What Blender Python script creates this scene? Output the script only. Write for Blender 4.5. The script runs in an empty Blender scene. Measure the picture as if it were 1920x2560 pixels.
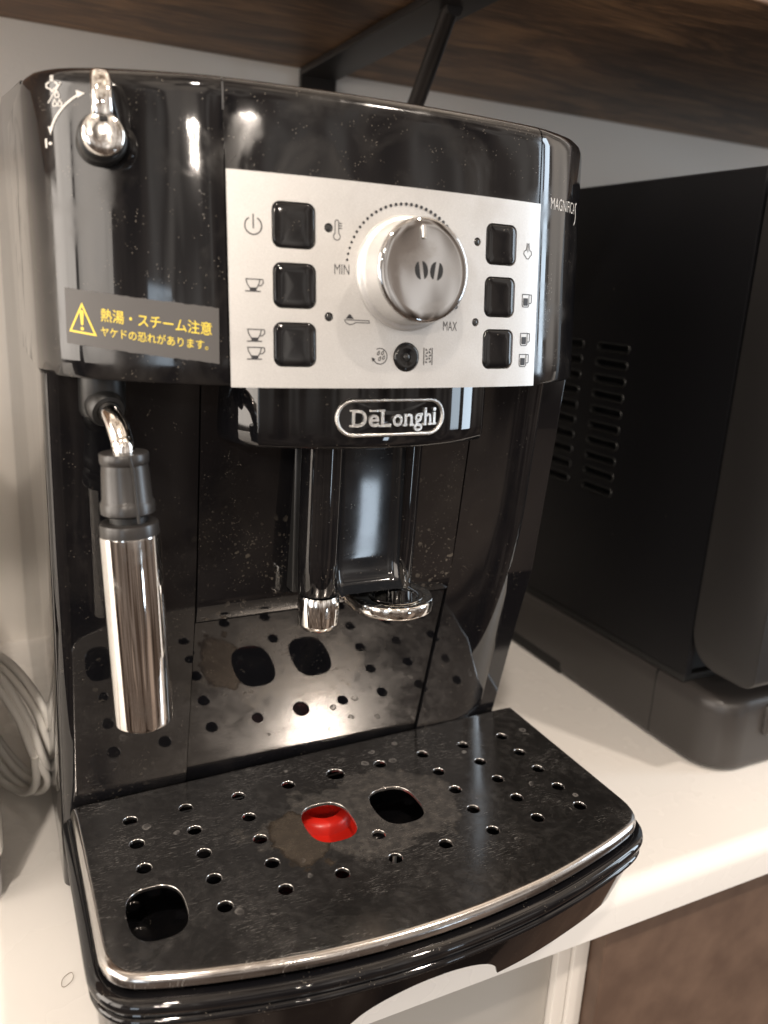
import bpy, bmesh, math, random
from mathutils import Vector, Matrix

# ------------------------------------------------------------------ camera, world, lamps, exposure
scene = bpy.context.scene
C = scene.collection
MM = 0.001

YAW, PITCH, ROLL = math.radians(26.681), math.radians(15.414), math.radians(3.051)
cam_data = bpy.data.cameras.new('camera')
cam_data.sensor_fit = 'VERTICAL'
cam_data.sensor_height = 36.0
cam_data.lens = 28.862
cam_data.clip_start = 0.01
cam_data.clip_end = 50
cam_data.dof.use_dof = True
cam_data.dof.focus_distance = 0.345
cam_data.dof.aperture_fstop = 9.0
cam = bpy.data.objects.new('camera', cam_data)
C.objects.link(cam)
fwd = Vector((math.sin(YAW) * math.cos(PITCH), math.cos(YAW) * math.cos(PITCH), -math.sin(PITCH)))
rgt = Vector((math.cos(YAW), -math.sin(YAW), 0))
upv = rgt.cross(fwd)
r2 = math.cos(ROLL) * rgt + math.sin(ROLL) * upv
u2 = -math.sin(ROLL) * rgt + math.cos(ROLL) * upv
cam.matrix_world = Matrix(((r2.x, u2.x, -fwd.x, -0.1385), (r2.y, u2.y, -fwd.y, -0.272), (r2.z, u2.z, -fwd.z, 0.292), (0, 0, 0, 1)))
scene.camera = cam

WROT = 300
world = bpy.data.worlds.new('World')
scene.world = world
world.use_nodes = True
wn = world.node_tree.nodes
wl = world.node_tree.links
bg = wn['Background']
tc = wn.new('ShaderNodeTexCoord')
sep = wn.new('ShaderNodeSeparateXYZ')
wl.new(tc.outputs['Generated'], sep.inputs[0])
mr = wn.new('ShaderNodeMapRange')
mr.inputs['From Min'].default_value = -1
wl.new(sep.outputs['Z'], mr.inputs['Value'])
ramp = wn.new('ShaderNodeValToRGB')
wl.new(mr.outputs[0], ramp.inputs[0])
el = ramp.color_ramp.elements
el[0].position = 0.0; el[0].color = (0.14, 0.10, 0.075, 1)
el[1].position = 1.0; el[1].color = (0.95, 0.80, 0.64, 1)
for pos, col in ((0.42, (0.15, 0.12, 0.10, 1)), (0.53, (0.80, 0.76, 0.715, 1)), (0.72, (0.62, 0.56, 0.50, 1))):
    e = el.new(pos); e.color = col
wmap = wn.new('ShaderNodeMapping'); wmap.inputs['Scale'].default_value = (1, 1, 0.22); wmap.inputs['Rotation'].default_value = (0, 0, math.radians(WROT))
wl.new(tc.outputs['Generated'], wmap.inputs['Vector'])
wno = wn.new('ShaderNodeTexNoise'); wno.inputs['Scale'].default_value = 3.1; wno.inputs['Detail'].default_value = 2.5; wno.inputs['Roughness'].default_value = 0.6
wl.new(wmap.outputs[0], wno.inputs['Vector'])
wr2 = wn.new('ShaderNodeValToRGB'); wr2.color_ramp.interpolation = 'EASE'
e2 = wr2.color_ramp.elements
e2[0].position = 0.36; e2[0].color = (0.12, 0.10, 0.085, 1)
e2[1].position = 0.74; e2[1].color = (2.3, 2.15, 2.0, 1)
for pos, col in ((0.43, (0.42, 0.36, 0.32, 1)), (0.48, (1.05, 1.02, 1.0, 1)), (0.54, (0.48, 0.44, 0.41, 1)), (0.60, (1.7, 1.62, 1.55, 1))):
    e = e2.new(pos); e.color = col
wl.new(wno.outputs['Fac'], wr2.inputs[0])
wmx = wn.new('ShaderNodeMix'); wmx.data_type = 'RGBA'; wmx.blend_type = 'MULTIPLY'; wmx.inputs[0].default_value = 1.0
wl.new(ramp.outputs[0], wmx.inputs[6]); wl.new(wr2.outputs[0], wmx.inputs[7])
wl.new(wmx.outputs[2], bg.inputs['Color'])
bg.inputs['Strength'].default_value = 0.95

def point_lamp(name, az, elev, dist, power, radius, col, origin=(0, 0, 0.30)):
    d = bpy.data.lights.new(name, 'POINT')
    d.energy = power; d.shadow_soft_size = radius; d.color = col
    o = bpy.data.objects.new(name, d); C.objects.link(o)
    a, e = math.radians(az), math.radians(elev)
    o.location = Vector(origin) + dist * Vector((math.sin(a) * math.cos(e), -math.cos(a) * math.cos(e), math.sin(e)))
    return o

def area_lamp(name, az, elev, dist, sx, sy, power, col, target=(0, 0, 0.28), spread=math.pi):
    d = bpy.data.lights.new(name, 'AREA')
    d.shape = 'RECTANGLE'; d.size = sx; d.size_y = sy; d.energy = power; d.color = col; d.spread = spread
    o = bpy.data.objects.new(name, d); C.objects.link(o)
    a, e = math.radians(az), math.radians(elev)
    o.location = Vector(target) + dist * Vector((math.sin(a) * math.cos(e), -math.cos(a) * math.cos(e), math.sin(e)))
    o.rotation_euler = (Vector(target) - o.location).to_track_quat('-Z', 'Y').to_euler()
    return o

WARM = (1.0, 0.88, 0.76)
point_lamp('ceiling_lamp_right', 38, 52, 2.1, 54, 0.045, WARM)
point_lamp('ceiling_lamp_left', -29, 54, 2.0, 54, 0.045, WARM)
for i, (az, ele) in enumerate(((-27, 20), (-25.6, 20.4), (-24.4, 19.8), (-26.2, 18.4), (-24.8, 18.2))):
    point_lamp('pendant_bulb', az, ele, 2.6, 9, 0.02, WARM)
for i, (az, ele) in enumerate(((-2, 22), (0.2, 22.5))):
    point_lamp('hall_bulb', az, ele, 3.2, 13, 0.025, WARM)
COOL = (0.72, 0.86, 1.0)
area_lamp('window_right', 64, 7, 2.6, 0.22, 1.5, 6, COOL)
area_lamp('window_right', 72, 9, 2.6, 0.30, 1.8, 16, COOL)
area_lamp('window_front', 25.6, -17.6, 2.4, 0.11, 0.22, 0.75, COOL)
area_lamp('window_left', -38, 0, 3.0, 0.34, 0.95, 4.0, COOL)
area_lamp('curtain_left', -66, 9, 2.2, 0.75, 1.6, 13, (1.0, 0.90, 0.80))
area_lamp('curtain_left', -92, 10, 2.2, 1.1, 1.6, 32, (1.0, 0.90, 0.80))

scene.view_settings.view_transform = 'Standard'
scene.view_settings.look = 'None'
scene.view_settings.exposure = 0.48
scene.view_settings.gamma = 1.0
scene.view_settings.use_curve_mapping = False

# ------------------------------------------------------------------ materials
def new_mat(name, base, rough=0.4, metal=0.0, spec=0.5):
    m = bpy.data.materials.new(name); m.use_nodes = True
    b = m.node_tree.nodes['Principled BSDF']
    b.inputs['Base Color'].default_value = (*base, 1)
    b.inputs['Roughness'].default_value = rough
    b.inputs['Metallic'].default_value = metal
    b.inputs['Specular IOR Level'].default_value = spec
    return m

class NB:
    """small node builder"""
    def __init__(self, m):
        self.m = m; self.n = m.node_tree.nodes; self.l = m.node_tree.links
        self.b = self.n['Principled BSDF']
        self.tc = self.n.new('ShaderNodeTexCoord')
    def coord(self, scale=(1, 1, 1), rot=(0, 0, 0), loc=(0, 0, 0)):
        mp = self.n.new('ShaderNodeMapping')
        mp.inputs['Scale'].default_value = scale
        mp.inputs['Rotation'].default_value = rot
        mp.inputs['Location'].default_value = loc
        self.l.new(self.tc.outputs['Object'], mp.inputs['Vector'])
        return mp.outputs[0]
    def noise(self, scale, detail=3, rough=0.55, vec=None, dist=0.0):
        t = self.n.new('ShaderNodeTexNoise')
        t.inputs['Scale'].default_value = scale; t.inputs['Detail'].default_value = detail
        t.inputs['Roughness'].default_value = rough; t.inputs['Distortion'].default_value = dist
        self.l.new(vec if vec else self.tc.outputs['Object'], t.inputs['Vector'])
        return t.outputs['Fac']
    def voronoi(self, scale, vec=None, feature='F1', out='Distance'):
        t = self.n.new('ShaderNodeTexVoronoi'); t.feature = feature
        t.inputs['Scale'].default_value = scale
        self.l.new(vec if vec else self.tc.outputs['Object'], t.inputs['Vector'])
        return t.outputs[out]
    def ramp(self, fac, stops):
        r = self.n.new('ShaderNodeValToRGB')
        e = r.color_ramp.elements
        while len(e) < len(stops): e.new(0.5)
        for k, (p, c) in enumerate(stops):
            e[k].position = p
            e[k].color = (c, c, c, 1) if not isinstance(c, tuple) else (*c, 1)
        self.l.new(fac, r.inputs[0]); return r.outputs[0]
    def math(self, op, a, b=None, clamp=False):
        t = self.n.new('ShaderNodeMath'); t.operation = op; t.use_clamp = clamp
        for i, v in enumerate((a, b)):
            if v is None: continue
            if isinstance(v, (int, float)): t.inputs[i].default_value = v
            else: self.l.new(v, t.inputs[i])
        return t.outputs[0]
    def mix(self, fac, a, b):
        t = self.n.new('ShaderNodeMix'); t.data_type = 'RGBA'
        for idx, v in ((0, fac), (6, a), (7, b)):
            if isinstance(v, (int, float)): t.inputs[idx].default_value = v if idx == 0 else (v, v, v, 1)
            elif isinstance(v, tuple): t.inputs[idx].default_value = (*v, 1)
            else: self.l.new(v, t.inputs[idx])
        return t.outputs[2]
    def maprange(self, v, a, b, c, d):
        t = self.n.new('ShaderNodeMapRange')
        self.l.new(v, t.inputs['Value'])
        for nme, x in (('From Min', a), ('From Max', b), ('To Min', c), ('To Max', d)): t.inputs[nme].default_value = x
        return t.outputs[0]
    def bump(self, h, strength, dist):
        t = self.n.new('ShaderNodeBump')
        t.inputs['Strength'].default_value = strength; t.inputs['Distance'].default_value = dist
        self.l.new(h, t.inputs['Height']); self.l.new(t.outputs[0], self.b.inputs['Normal'])
        return t
    def base(self, s): self.l.new(s, self.b.inputs['Base Color'])
    def rough(self, s): self.l.new(s, self.b.inputs['Roughness'])
    def metal(self, s): self.l.new(s, self.b.inputs['Metallic'])

def gloss_black(name, base=(0.005, 0.005, 0.006), r0=0.05, r1=0.22, dust=0.5, stains=0.0, seed=0.0):
    m = new_mat(name, base, r0)
    k = NB(m)
    sm = k.noise(38, 4, 0.6, k.coord(loc=(seed, seed * 2, 0)), 0.6)
    smud = k.ramp(sm, ((0.46, 0.0), (0.72, 1.0)))
    # dust specks: small cells kept only where the cell colour and a broad mask say so
    v = k.voronoi(900, k.coord(loc=(seed, 0, 0)))
    spot = k.ramp(v, ((0.08, 1.0), (0.20, 0.0)))
    cellm = k.ramp(k.noise(150, 3, 0.6, k.coord(loc=(seed + 3, 0, 0))), ((0.60 - 0.06 * dust, 0.0), (0.66 - 0.06 * dust, 1.0)))
    dustf = k.math('MULTIPLY', spot, cellm)
    film = k.math('MULTIPLY', smud, 0.022 * dust)
    fac = k.math('MAXIMUM', k.math('MULTIPLY', dustf, 0.30), film)
    if stains > 0:
        sp = k.n.new('ShaderNodeSeparateXYZ'); k.l.new(k.tc.outputs['Object'], sp.inputs[0])
        zone = k.maprange(sp.outputs['Z'], 0.228, 0.165, 0.0, 1.0)
        broad = k.ramp(k.noise(26, 3, 0.6, k.coord(loc=(5, seed, 1))), ((0.44, 0.0), (0.60, 1.0)))
        zone = k.math('MULTIPLY', zone, broad)
        wob = k.noise(420, 2, 0.5)
        allf = None
        for sc_, thr, gain in ((190, 0.26, 0.20), (420, 0.30, 0.15), (900, 0.34, 0.12)):
            vd = k.voronoi(sc_, k.coord(loc=(seed, sc_ * 0.01, 0.3)))
            vd = k.math('ADD', vd, k.math('MULTIPLY', k.math('SUBTRACT', wob, 0.5), 0.5))
            spt = k.ramp(vd, ((thr - 0.10, 1.0), (thr, 0.0)))
            pick = k.ramp(k.noise(sc_ * 0.55, 1, 0.5, k.coord(loc=(seed, 4, sc_))), ((0.55, 0.0), (0.60, 1.0)))
            one = k.math('MULTIPLY', k.math('MULTIPLY', spt, pick), gain)
            allf = one if allf is None else k.math('MAXIMUM', allf, one)
        fac = k.math('MAXIMUM', fac, k.math('MULTIPLY', k.math('MULTIPLY', allf, zone), stains))
    k.base(k.mix(fac, base, (0.52, 0.45, 0.36)))
    rr = k.math('ADD', k.maprange(smud, 0, 1, r0, r1), k.math('MULTIPLY', fac, 0.9), clamp=True)
    k.rough(rr)
    return m

M = {}
M['fascia'] = gloss_black('glossy_black_fascia', r0=0.045, r1=0.24, dust=0.9, seed=0.3)
M['fascia_mid'] = gloss_black('glossy_black_head', r0=0.06, r1=0.30, dust=1.0, seed=1.7)
M['wall_gloss'] = gloss_black('glossy_black_wall', r0=0.03, r1=0.06, dust=0.5, stains=1.0, seed=2.2)
M['strip_gloss'] = gloss_black('glossy_black_strip', r0=0.03, r1=0.06, dust=0.4, stains=0.25, seed=3.2)
M['drawer_gloss'] = gloss_black('glossy_black_drawer', r0=0.025, r1=0.05, dust=0.4, seed=4.1)
M['side_gloss'] = gloss_black('glossy_black_side', r0=0.09, r1=0.10, dust=0.15, seed=6.1)
M['housing'] = gloss_black('glossy_black_housing', r0=0.03, r1=0.05, dust=0.35, seed=7.3)
M['spout_sheen'] = gloss_black('satin_black_spout', base=(0.010, 0.011, 0.013), r0=0.06, r1=0.09, dust=0.4, seed=9.3)
M['button'] = gloss_black('glossy_black_button', r0=0.05, r1=0.12, dust=0.5, seed=8.8)
M['dark_plastic'] = new_mat('dark_plastic', (0.012, 0.012, 0.012), 0.38)
M['sleeve_plastic'] = new_mat('sleeve_plastic', (0.028, 0.026, 0.025), 0.30)
M['cavity'] = new_mat('cavity_black', (0.004, 0.004, 0.004), 0.6)
M['ink'] = new_mat('printed_ink', (0.022, 0.022, 0.025), 0.5)
M['white_ink'] = new_mat('white_ink', (0.62, 0.60, 0.57), 0.5)
M['yellow_ink'] = new_mat('yellow_ink', (0.78, 0.60, 0.06), 0.5)
M['sticker'] = new_mat('sticker_grey', (0.070, 0.066, 0.064), 0.55)
M['red'] = new_mat('red_plastic', (0.62, 0.018, 0.010), 0.32)
M['lamp_lens'] = new_mat('lamp_lens', (0.03, 0.03, 0.03), 0.08)

def m_silver():
    m = new_mat('silver_paint', (0.60, 0.57, 0.53), 0.38, 0.55)
    k = NB(m)
    k.rough(k.maprange(k.noise(60, 4, 0.6, None, 0.6), 0.35, 0.7, 0.32, 0.46))
    n = k.noise(1800, 2, 0.6)
    k.bump(n, 0.22, 0.0002)
    k.base(k.mix(k.ramp(k.noise(2600, 1, 0.5), ((0.35, 0.0), (0.75, 1.0))), (0.565, 0.555, 0.54), (0.63, 0.62, 0.605)))
    return m
M['silver'] = m_silver()

def m_chrome(name, col=(0.80, 0.79, 0.77), r=0.05, grime=0.3, scale=120):
    m = new_mat(name, col, r, 1.0)
    k = NB(m)
    g = k.ramp(k.noise(scale, 4, 0.62, None, 0.5), ((0.52, 0.0), (0.70, 1.0)))
    g = k.math('MULTIPLY', g, grime)
    k.rough(k.maprange(g, 0, 1, r, 0.5))
    k.base(k.mix(g, col, (0.45, 0.41, 0.36)))
    return m
M['chrome'] = m_chrome('chrome', r=0.06, grime=0.25)
M['chrome_dirty'] = m_chrome('dirty_chrome', r=0.07, grime=0.75, scale=260)
M['cap_chrome'] = m_chrome('knob_chrome', (0.50, 0.50, 0.505), 0.05, 0.22, 90)
M['barrel'] = m_chrome('barrel_chrome', (0.80, 0.78, 0.76), 0.06, 0.40, 70)
M['wand_steel'] = m_chrome('wand_steel', (0.78, 0.75, 0.72), 0.09, 0.15, 60)

def m_badge():
    m = new_mat('badge_metal', (0.72, 0.70, 0.67), 0.28, 1.0)
    k = NB(m)
    k.bump(k.noise(1600, 3, 0.7), 0.7, 0.0004)
    return m
M['badge'] = m_badge()

def m_plate():
    m = new_mat('steel_plate', (0.42, 0.40, 0.385), 0.2, 1.0)
    k = NB(m)
    sp = k.n.new('ShaderNodeSeparateXYZ'); k.l.new(k.tc.outputs['Object'], sp.inputs[0])
    wob = k.math('ADD', k.math('MULTIPLY', k.noise(45, 3, 0.6), 0.6), k.math('MULTIPLY', k.noise(130, 5, 0.65), 0.4))
    def blob(cx, cy, rx, ry, amt, soft):
        dx = k.math('DIVIDE', k.math('SUBTRACT', sp.outputs['X'], cx), rx)
        dy = k.math('DIVIDE', k.math('SUBTRACT', sp.outputs['Y'], cy), ry)
        d = k.math('SQRT', k.math('ADD', k.math('MULTIPLY', dx, dx), k.math('MULTIPLY', dy, dy)))
        d = k.math('ADD', d, k.math('MULTIPLY', k.math('SUBTRACT', wob, 0.5), amt))
        return d, k.ramp(d, ((1.0 - soft, 1.0), (1.0, 0.0)))
    d1, halo = blob(0.004, 0.011, 0.047, 0.029, 2.0, 0.12)
    d2, pud = blob(-0.030, 0.004, 0.012, 0.022, 2.2, 0.08)
    edge = k.ramp(d1, ((0.86, 0.0), (0.95, 1.0), (1.02, 0.0)))
    edge2 = k.ramp(d2, ((0.80, 0.0), (0.93, 1.0), (1.0, 0.0)))
    v = k.voronoi(105, k.coord(loc=(0.013, 0.007, 0)))
    v = k.math('ADD', v, k.math('MULTIPLY', k.math('SUBTRACT', k.noise(260, 2, 0.5), 0.5), 0.22))
    ring = k.ramp(v, ((0.06, 0.35), (0.13, 0.45), (0.18, 0.9), (0.22, 0.0)))
    vm = k.ramp(k.noise(42, 1, 0.5, k.coord(loc=(0.4, 0.2, 0))), ((0.60, 0.0), (0.64, 1.0)))
    drops = k.math('MULTIPLY', ring, vm)
    # fine scratches in three directions
    scr = None
    for ang, sx_, sy_, thr, off in ((10, 3, 95, 0.66, 0.0), (-30, 4, 80, 0.68, 0.3), (52, 5, 90, 0.70, 0.7), (-8, 2, 150, 0.66, 1.3)):
        sc_ = k.noise(60, 2, 0.5, k.coord(scale=(sx_, sy_, 1), rot=(0, 0, math.radians(ang)), loc=(off, off, 0)))
        sc_ = k.ramp(sc_, ((thr, 0.0), (thr + 0.05, 1.0)))
        scr = sc_ if scr is None else k.math('MAXIMUM', scr, sc_)
    scr = k.math('MULTIPLY', scr, k.ramp(k.noise(26, 4, 0.65, k.coord(loc=(1, 1, 1))), ((0.45, 0.0), (0.62, 1.0))))
    film = k.ramp(k.noise(34, 6, 0.72, k.coord(loc=(0.7, 0.1, 0))), ((0.40, 0.0), (0.70, 1.0)))
    fine = k.ramp(k.noise(240, 4, 0.7, k.coord(loc=(0.2, 0.6, 0))), ((0.42, 0.0), (0.75, 1.0)))
    stain = k.math('MAXIMUM', k.math('MULTIPLY', halo, k.maprange(fine, 0, 1, 0.14, 0.42)), k.math('MULTIPLY', pud, k.maprange(fine, 0, 1, 0.36, 0.52)))
    col = k.mix(k.math('MULTIPLY', film, 0.5), (0.47, 0.45, 0.435), (0.40, 0.38, 0.365))
    col = k.mix(stain, col, (0.24, 0.185, 0.125))
    col = k.mix(k.math('MULTIPLY', pud, 0.55), col, (0.17, 0.115, 0.065))
    col = k.mix(k.math('MULTIPLY', edge2, 0.6), col, (0.05, 0.035, 0.025))
    col = k.mix(k.math('MULTIPLY', k.math('MULTIPLY', edge, fine), 0.5), col, (0.42, 0.36, 0.27))
    col = k.mix(k.math('MULTIPLY', drops, 0.35), col, (0.42, 0.39, 0.36))
    col = k.mix(k.math('MULTIPLY', scr, 0.7), col, (0.66, 0.63, 0.59))
    k.base(col)
    rr = k.maprange(film, 0, 1, 0.12, 0.23)
    rr = k.math('ADD', rr, k.math('MULTIPLY', fine, 0.04))
    rr = k.math('ADD', rr, k.math('MULTIPLY', stain, 0.22))
    rr = k.math('ADD', rr, k.math('MULTIPLY', k.math('MAXIMUM', drops, scr), 0.25), clamp=True)
    k.rough(rr)
    dirt = k.math('MAXIMUM', k.math('MULTIPLY', stain, 0.34), k.math('MULTIPLY', drops, 0.22))
    dirt = k.math('MAXIMUM', dirt, k.math('MULTIPLY', scr, 0.32))
    dirt = k.math('MAXIMUM', dirt, k.math('MULTIPLY', k.math('MULTIPLY', film, fine), 0.07))
    k.metal(k.math('SUBTRACT', 0.985, dirt))
    k.bump(k.noise(300, 3, 0.5, k.coord(scale=(1, 14, 1))), 0.03, 0.0003)
    return m
M['plate'] = m_plate()

def m_counter():
    m = new_mat('white_counter', (0.77, 0.745, 0.71), 0.22)
    k = NB(m)
    k.base(k.mix(k.ramp(k.noise(6, 4, 0.6), ((0.4, 0.0), (0.7, 1.0))), (0.77, 0.745, 0.71), (0.76, 0.735, 0.70)))
    k.rough(k.maprange(k.noise(20, 3, 0.6), 0.3, 0.7, 0.18, 0.34))
    spk = k.math('MULTIPLY', k.ramp(k.voronoi(160), ((0.035, 1.0), (0.06, 0.0))), k.ramp(k.noise(48, 2), ((0.62, 0.0), (0.66, 1.0))))
    k.base(k.mix(k.math('MULTIPLY', spk, 0.6), (0.77, 0.745, 0.71), (0.25, 0.18, 0.12)))
    return m
M['counter'] = m_counter()

def m_wall():
    m = new_mat('wall_paper', (0.84, 0.80, 0.745), 0.85)
    k = NB(m)
    k.bump(k.noise(420, 3, 0.6), 0.25, 0.0006)
    return m
M['wall'] = m_wall()

def m_wood():
    m = new_mat('dark_wood', (0.09, 0.05, 0.03), 0.55)
    k = NB(m)
    n = k.noise(8, 6, 0.62, k.coord(scale=(1, 4, 4)), 1.0)
    n2 = k.noise(40, 4, 0.6, k.coord(scale=(1, 12, 12)), 0.6)
    f = k.math('ADD', k.math('MULTIPLY', n, 0.75), k.math('MULTIPLY', n2, 0.3))
    k.base(k.ramp(f, ((0.34, (0.055, 0.030, 0.017)), (0.50, (0.145, 0.08, 0.043)), (0.66, (0.36, 0.20, 0.098)))))
    k.bump(n2, 0.2, 0.0006)
    return m
M['wood'] = m_wood()
M['bracket'] = new_mat('bracket_metal', (0.022, 0.018, 0.016), 0.45, 0.2)

def m_oven():
    m = new_mat('oven_side_paint', (0.006, 0.006, 0.007), 0.36, 0.0, 0.28)
    k = NB(m)
    k.bump(k.noise(700, 2, 0.5), 0.12, 0.0003)
    spk = k.math('MULTIPLY', k.ramp(k.voronoi(150), ((0.05, 1.0), (0.09, 0.0))), k.ramp(k.noise(60), ((0.62, 0.0), (0.66, 1.0))))
    k.base(k.mix(k.math('MULTIPLY', spk, 0.4), (0.006, 0.006, 0.007), (0.4, 0.36, 0.3)))
    return m
M['oven_side'] = m_oven()
M['vent_lip'] = new_mat('vent_lip_highlight', (0.009, 0.009, 0.009), 0.40, 0.0, 0.35)  # side paint made lighter, to mimic light caught on the slot edges
M['oven_base'] = new_mat('oven_base_plastic', (0.040, 0.036, 0.034), 0.38)
M['oven_door'] = new_mat('oven_door_plastic', (0.014, 0.013, 0.013), 0.42)
M['brown'] = new_mat('brown_laminate', (0.10, 0.062, 0.042), 0.5)
kb = NB(M['brown']); kb.base(kb.mix(kb.ramp(kb.noise(30, 4, 0.6), ((0.35, 0.0), (0.7, 1.0))), (0.085, 0.052, 0.036), (0.13, 0.083, 0.058)))
M['grey_panel'] = new_mat('grey_panel', (0.36, 0.34, 0.31), 0.5)
M['white_frame'] = new_mat('white_frame', (0.66, 0.63, 0.59), 0.4)
M['cable'] = new_mat('white_cable', (0.84, 0.82, 0.78), 0.38)
M['white_box'] = new_mat('white_box', (0.74, 0.72, 0.68), 0.3)
M['grey_foot'] = new_mat('grey_foot', (0.38, 0.37, 0.35), 0.4)
M['hair'] = new_mat('hair', (0.12, 0.07, 0.04), 0.5)

# ------------------------------------------------------------------ mesh helpers (all inputs in millimetres)
def link(o, parent=None):
    C.objects.link(o)
    if parent is not None: o.parent = parent
    return o

def finish(me, mat, smooth=True, angle=35):
    me.materials.append(M[mat] if isinstance(mat, str) else mat)
    if smooth:
        me.shade_smooth()
        me.set_sharp_from_angle(angle=math.radians(angle))
    else:
        me.shade_flat()

def mesh_obj(name, verts, faces, mat, parent=None, smooth=True, angle=35, fix=True):
    me = bpy.data.meshes.new(name)
    me.from_pydata([tuple(c * MM for c in v) for v in verts], [], faces)
    if fix:
        bm = bmesh.new(); bm.from_mesh(me)
        bmesh.ops.recalc_face_normals(bm, faces=bm.faces); bm.to_mesh(me); bm.free()
    me.update()
    finish(me, mat, smooth, angle)
    o = bpy.data.objects.new(name, me)
    return link(o, parent)

def bm_obj(name, bm, mat, parent=None, smooth=True, angle=35):
    me = bpy.data.meshes.new(name)
    bmesh.ops.recalc_face_normals(bm, faces=bm.faces)
    bmesh.ops.scale(bm, vec=(MM, MM, MM), verts=bm.verts)
    bm.to_mesh(me); bm.free()
    finish(me, mat, smooth, angle)
    return link(bpy.data.objects.new(name, me), parent)

def grid_faces(rows, cols, closed=False, off=0):
    f = []
    for i in range(rows - 1):
        for j in range(cols if closed else cols - 1):
            k = (j + 1) % cols
            f.append((off + i * cols + j, off + i * cols + k, off + (i + 1) * cols + k, off + (i + 1) * cols + j))
    return f

def loft(name, rings, mat, parent=None, closed=True, cap0=False, cap1=False, angle=35):
    n = len(rings[0]); verts = [p for r in rings for p in r]
    faces = grid_faces(len(rings), n, closed)
    if cap0: faces.append(tuple(range(n)))
    if cap1: faces.append(tuple(range((len(rings) - 1) * n, len(rings) * n)))
    return mesh_obj(name, verts, faces, mat, parent, True, angle)

def lathe(name, profile, mat, parent=None, origin=(0, 0, 0), axis=(0, 0, 1), xdir=None, n=48, angle=35, squash=1.0):
    a = Vector(axis).normalized()
    x = Vector(xdir) if xdir else (Vector((1, 0, 0)) if abs(a.x) < 0.9 else Vector((0, 1, 0)))
    x = (x - a * x.dot(a)).normalized(); y = a.cross(x)
    O = Vector(origin)
    rings = []
    for r, h in profile:
        rings.append([tuple(O + a * h + (x * math.cos(t) + y * math.sin(t) * squash) * max(r, 0.001)) for t in [2 * math.pi * i / n for i in range(n)]])
    return loft(name, rings, mat, parent, True, True, True, angle)

def catmull(pts, n=10):
    P = [Vector(p) for p in pts]
    P = [2 * P[0] - P[1]] + P + [2 * P[-1] - P[-2]]
    out = []
    for i in range(1, len(P) - 2):
        a, b, c, d = P[i - 1], P[i], P[i + 1], P[i + 2]
        for k in range(n):
            t = k / n
            out.append(0.5 * ((2 * b) + (c - a) * t + (2 * a - 5 * b + 4 * c - d) * t * t + (3 * b - a - 3 * c + d) * t ** 3))
    out.append(P[-2]); return out

def tube_rings(path, radius, n=14, closed=False, up=(0.123, 0.33, 0.93)):
    rings = []
    up = Vector(up).normalized()
    for i, p in enumerate(path):
        if closed: d = path[(i + 1) % len(path)] - path[i - 1]
        else: d = path[min(i + 1, len(path) - 1)] - path[max(i - 1, 0)]
        d = d.normalized()
        x = up.cross(d)
        if x.length < 1e-3: x = Vector((1, 0, 0)).cross(d)
        x.normalize(); y = d.cross(x)
        up = y.copy() if False else up
        r = radius[i] if isinstance(radius, (list, tuple)) else radius
        rings.append([tuple(p + (x * math.cos(t) + y * math.sin(t)) * r) for t in [2 * math.pi * k / n for k in range(n)]])
    return rings

def tube(name, path, radius, mat, parent=None, n=14, closed=False, up=(0.123, 0.33, 0.93)):
    rings = tube_rings(path, radius, n, closed, up)
    if closed: rings.append(rings[0])
    return loft(name, rings, mat, parent, True, not closed, not closed, 60)

def box(name, lo, hi, mat, parent=None, bevel=0.0, seg=3):
    bm = bmesh.new()
    bmesh.ops.create_cube(bm, size=1.0)
    for v in bm.verts:
        v.co = Vector((lo[i] + (v.co[i] + 0.5) * (hi[i] - lo[i]) for i in range(3)))
    if bevel > 0:
        bmesh.ops.bevel(bm, geom=list(bm.edges), offset=bevel, segments=seg, profile=0.5, affect='EDGES')
    return bm_obj(name, bm, mat, parent)

def prism_yz(name, poly, x0, x1, mat, parent=None, bevel=0.0, shear=None, seg=3):
    """polygon in (y,z) swept along x"""
    bm = bmesh.new()
    a = [bm.verts.new((x0, y, z)) for y, z in poly]
    b = [bm.verts.new((x1, y, z)) for y, z in poly]
    bm.faces.new(a); bm.faces.new(b[::-1])
    for i in range(len(poly)):
        j = (i + 1) % len(poly); bm.faces.new((a[i], b[i], b[j], a[j]))
    if bevel > 0:
        bmesh.ops.bevel(bm, geom=list(bm.edges), offset=bevel, segments=seg, profile=0.5, affect='EDGES')
    if shear:
        for v in bm.verts: v.co = Vector(shear(v.co))
    return bm_obj(name, bm, mat, parent)

def rounded_rect(cx, cz, w, h, r, n=6):
    pts = []
    for (sx, sz, a0) in ((1, 1, 0), (-1, 1, 90), (-1, -1, 180), (1, -1, 270)):
        for k in range(n + 1):
            a = math.radians(a0 + 90 * k / n)
            pts.append((cx + sx * (w / 2 - r) + r * math.cos(a), cz + sz * (h / 2 - r) + r * math.sin(a)))
    return pts

def circle(cx, cz, r, n=24):
    return [(cx + r * math.cos(2 * math.pi * k / n), cz + r * math.sin(2 * math.pi * k / n)) for k in range(n)]

def flat_oval(cx, cy, w, h, n=10):
    """circle of diameter h cut by two straight sides at width w"""
    pts = []
    for k in range(4 * n):
        a = 2 * math.pi * k / (4 * n); c, q = math.cos(a), math.sin(a); e = 2 / 2.7
        pts.append((cx + w / 2 * math.copysign(abs(c) ** e, c), cy + h / 2 * math.copysign(abs(q) ** e, q)))
    return pts

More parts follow.
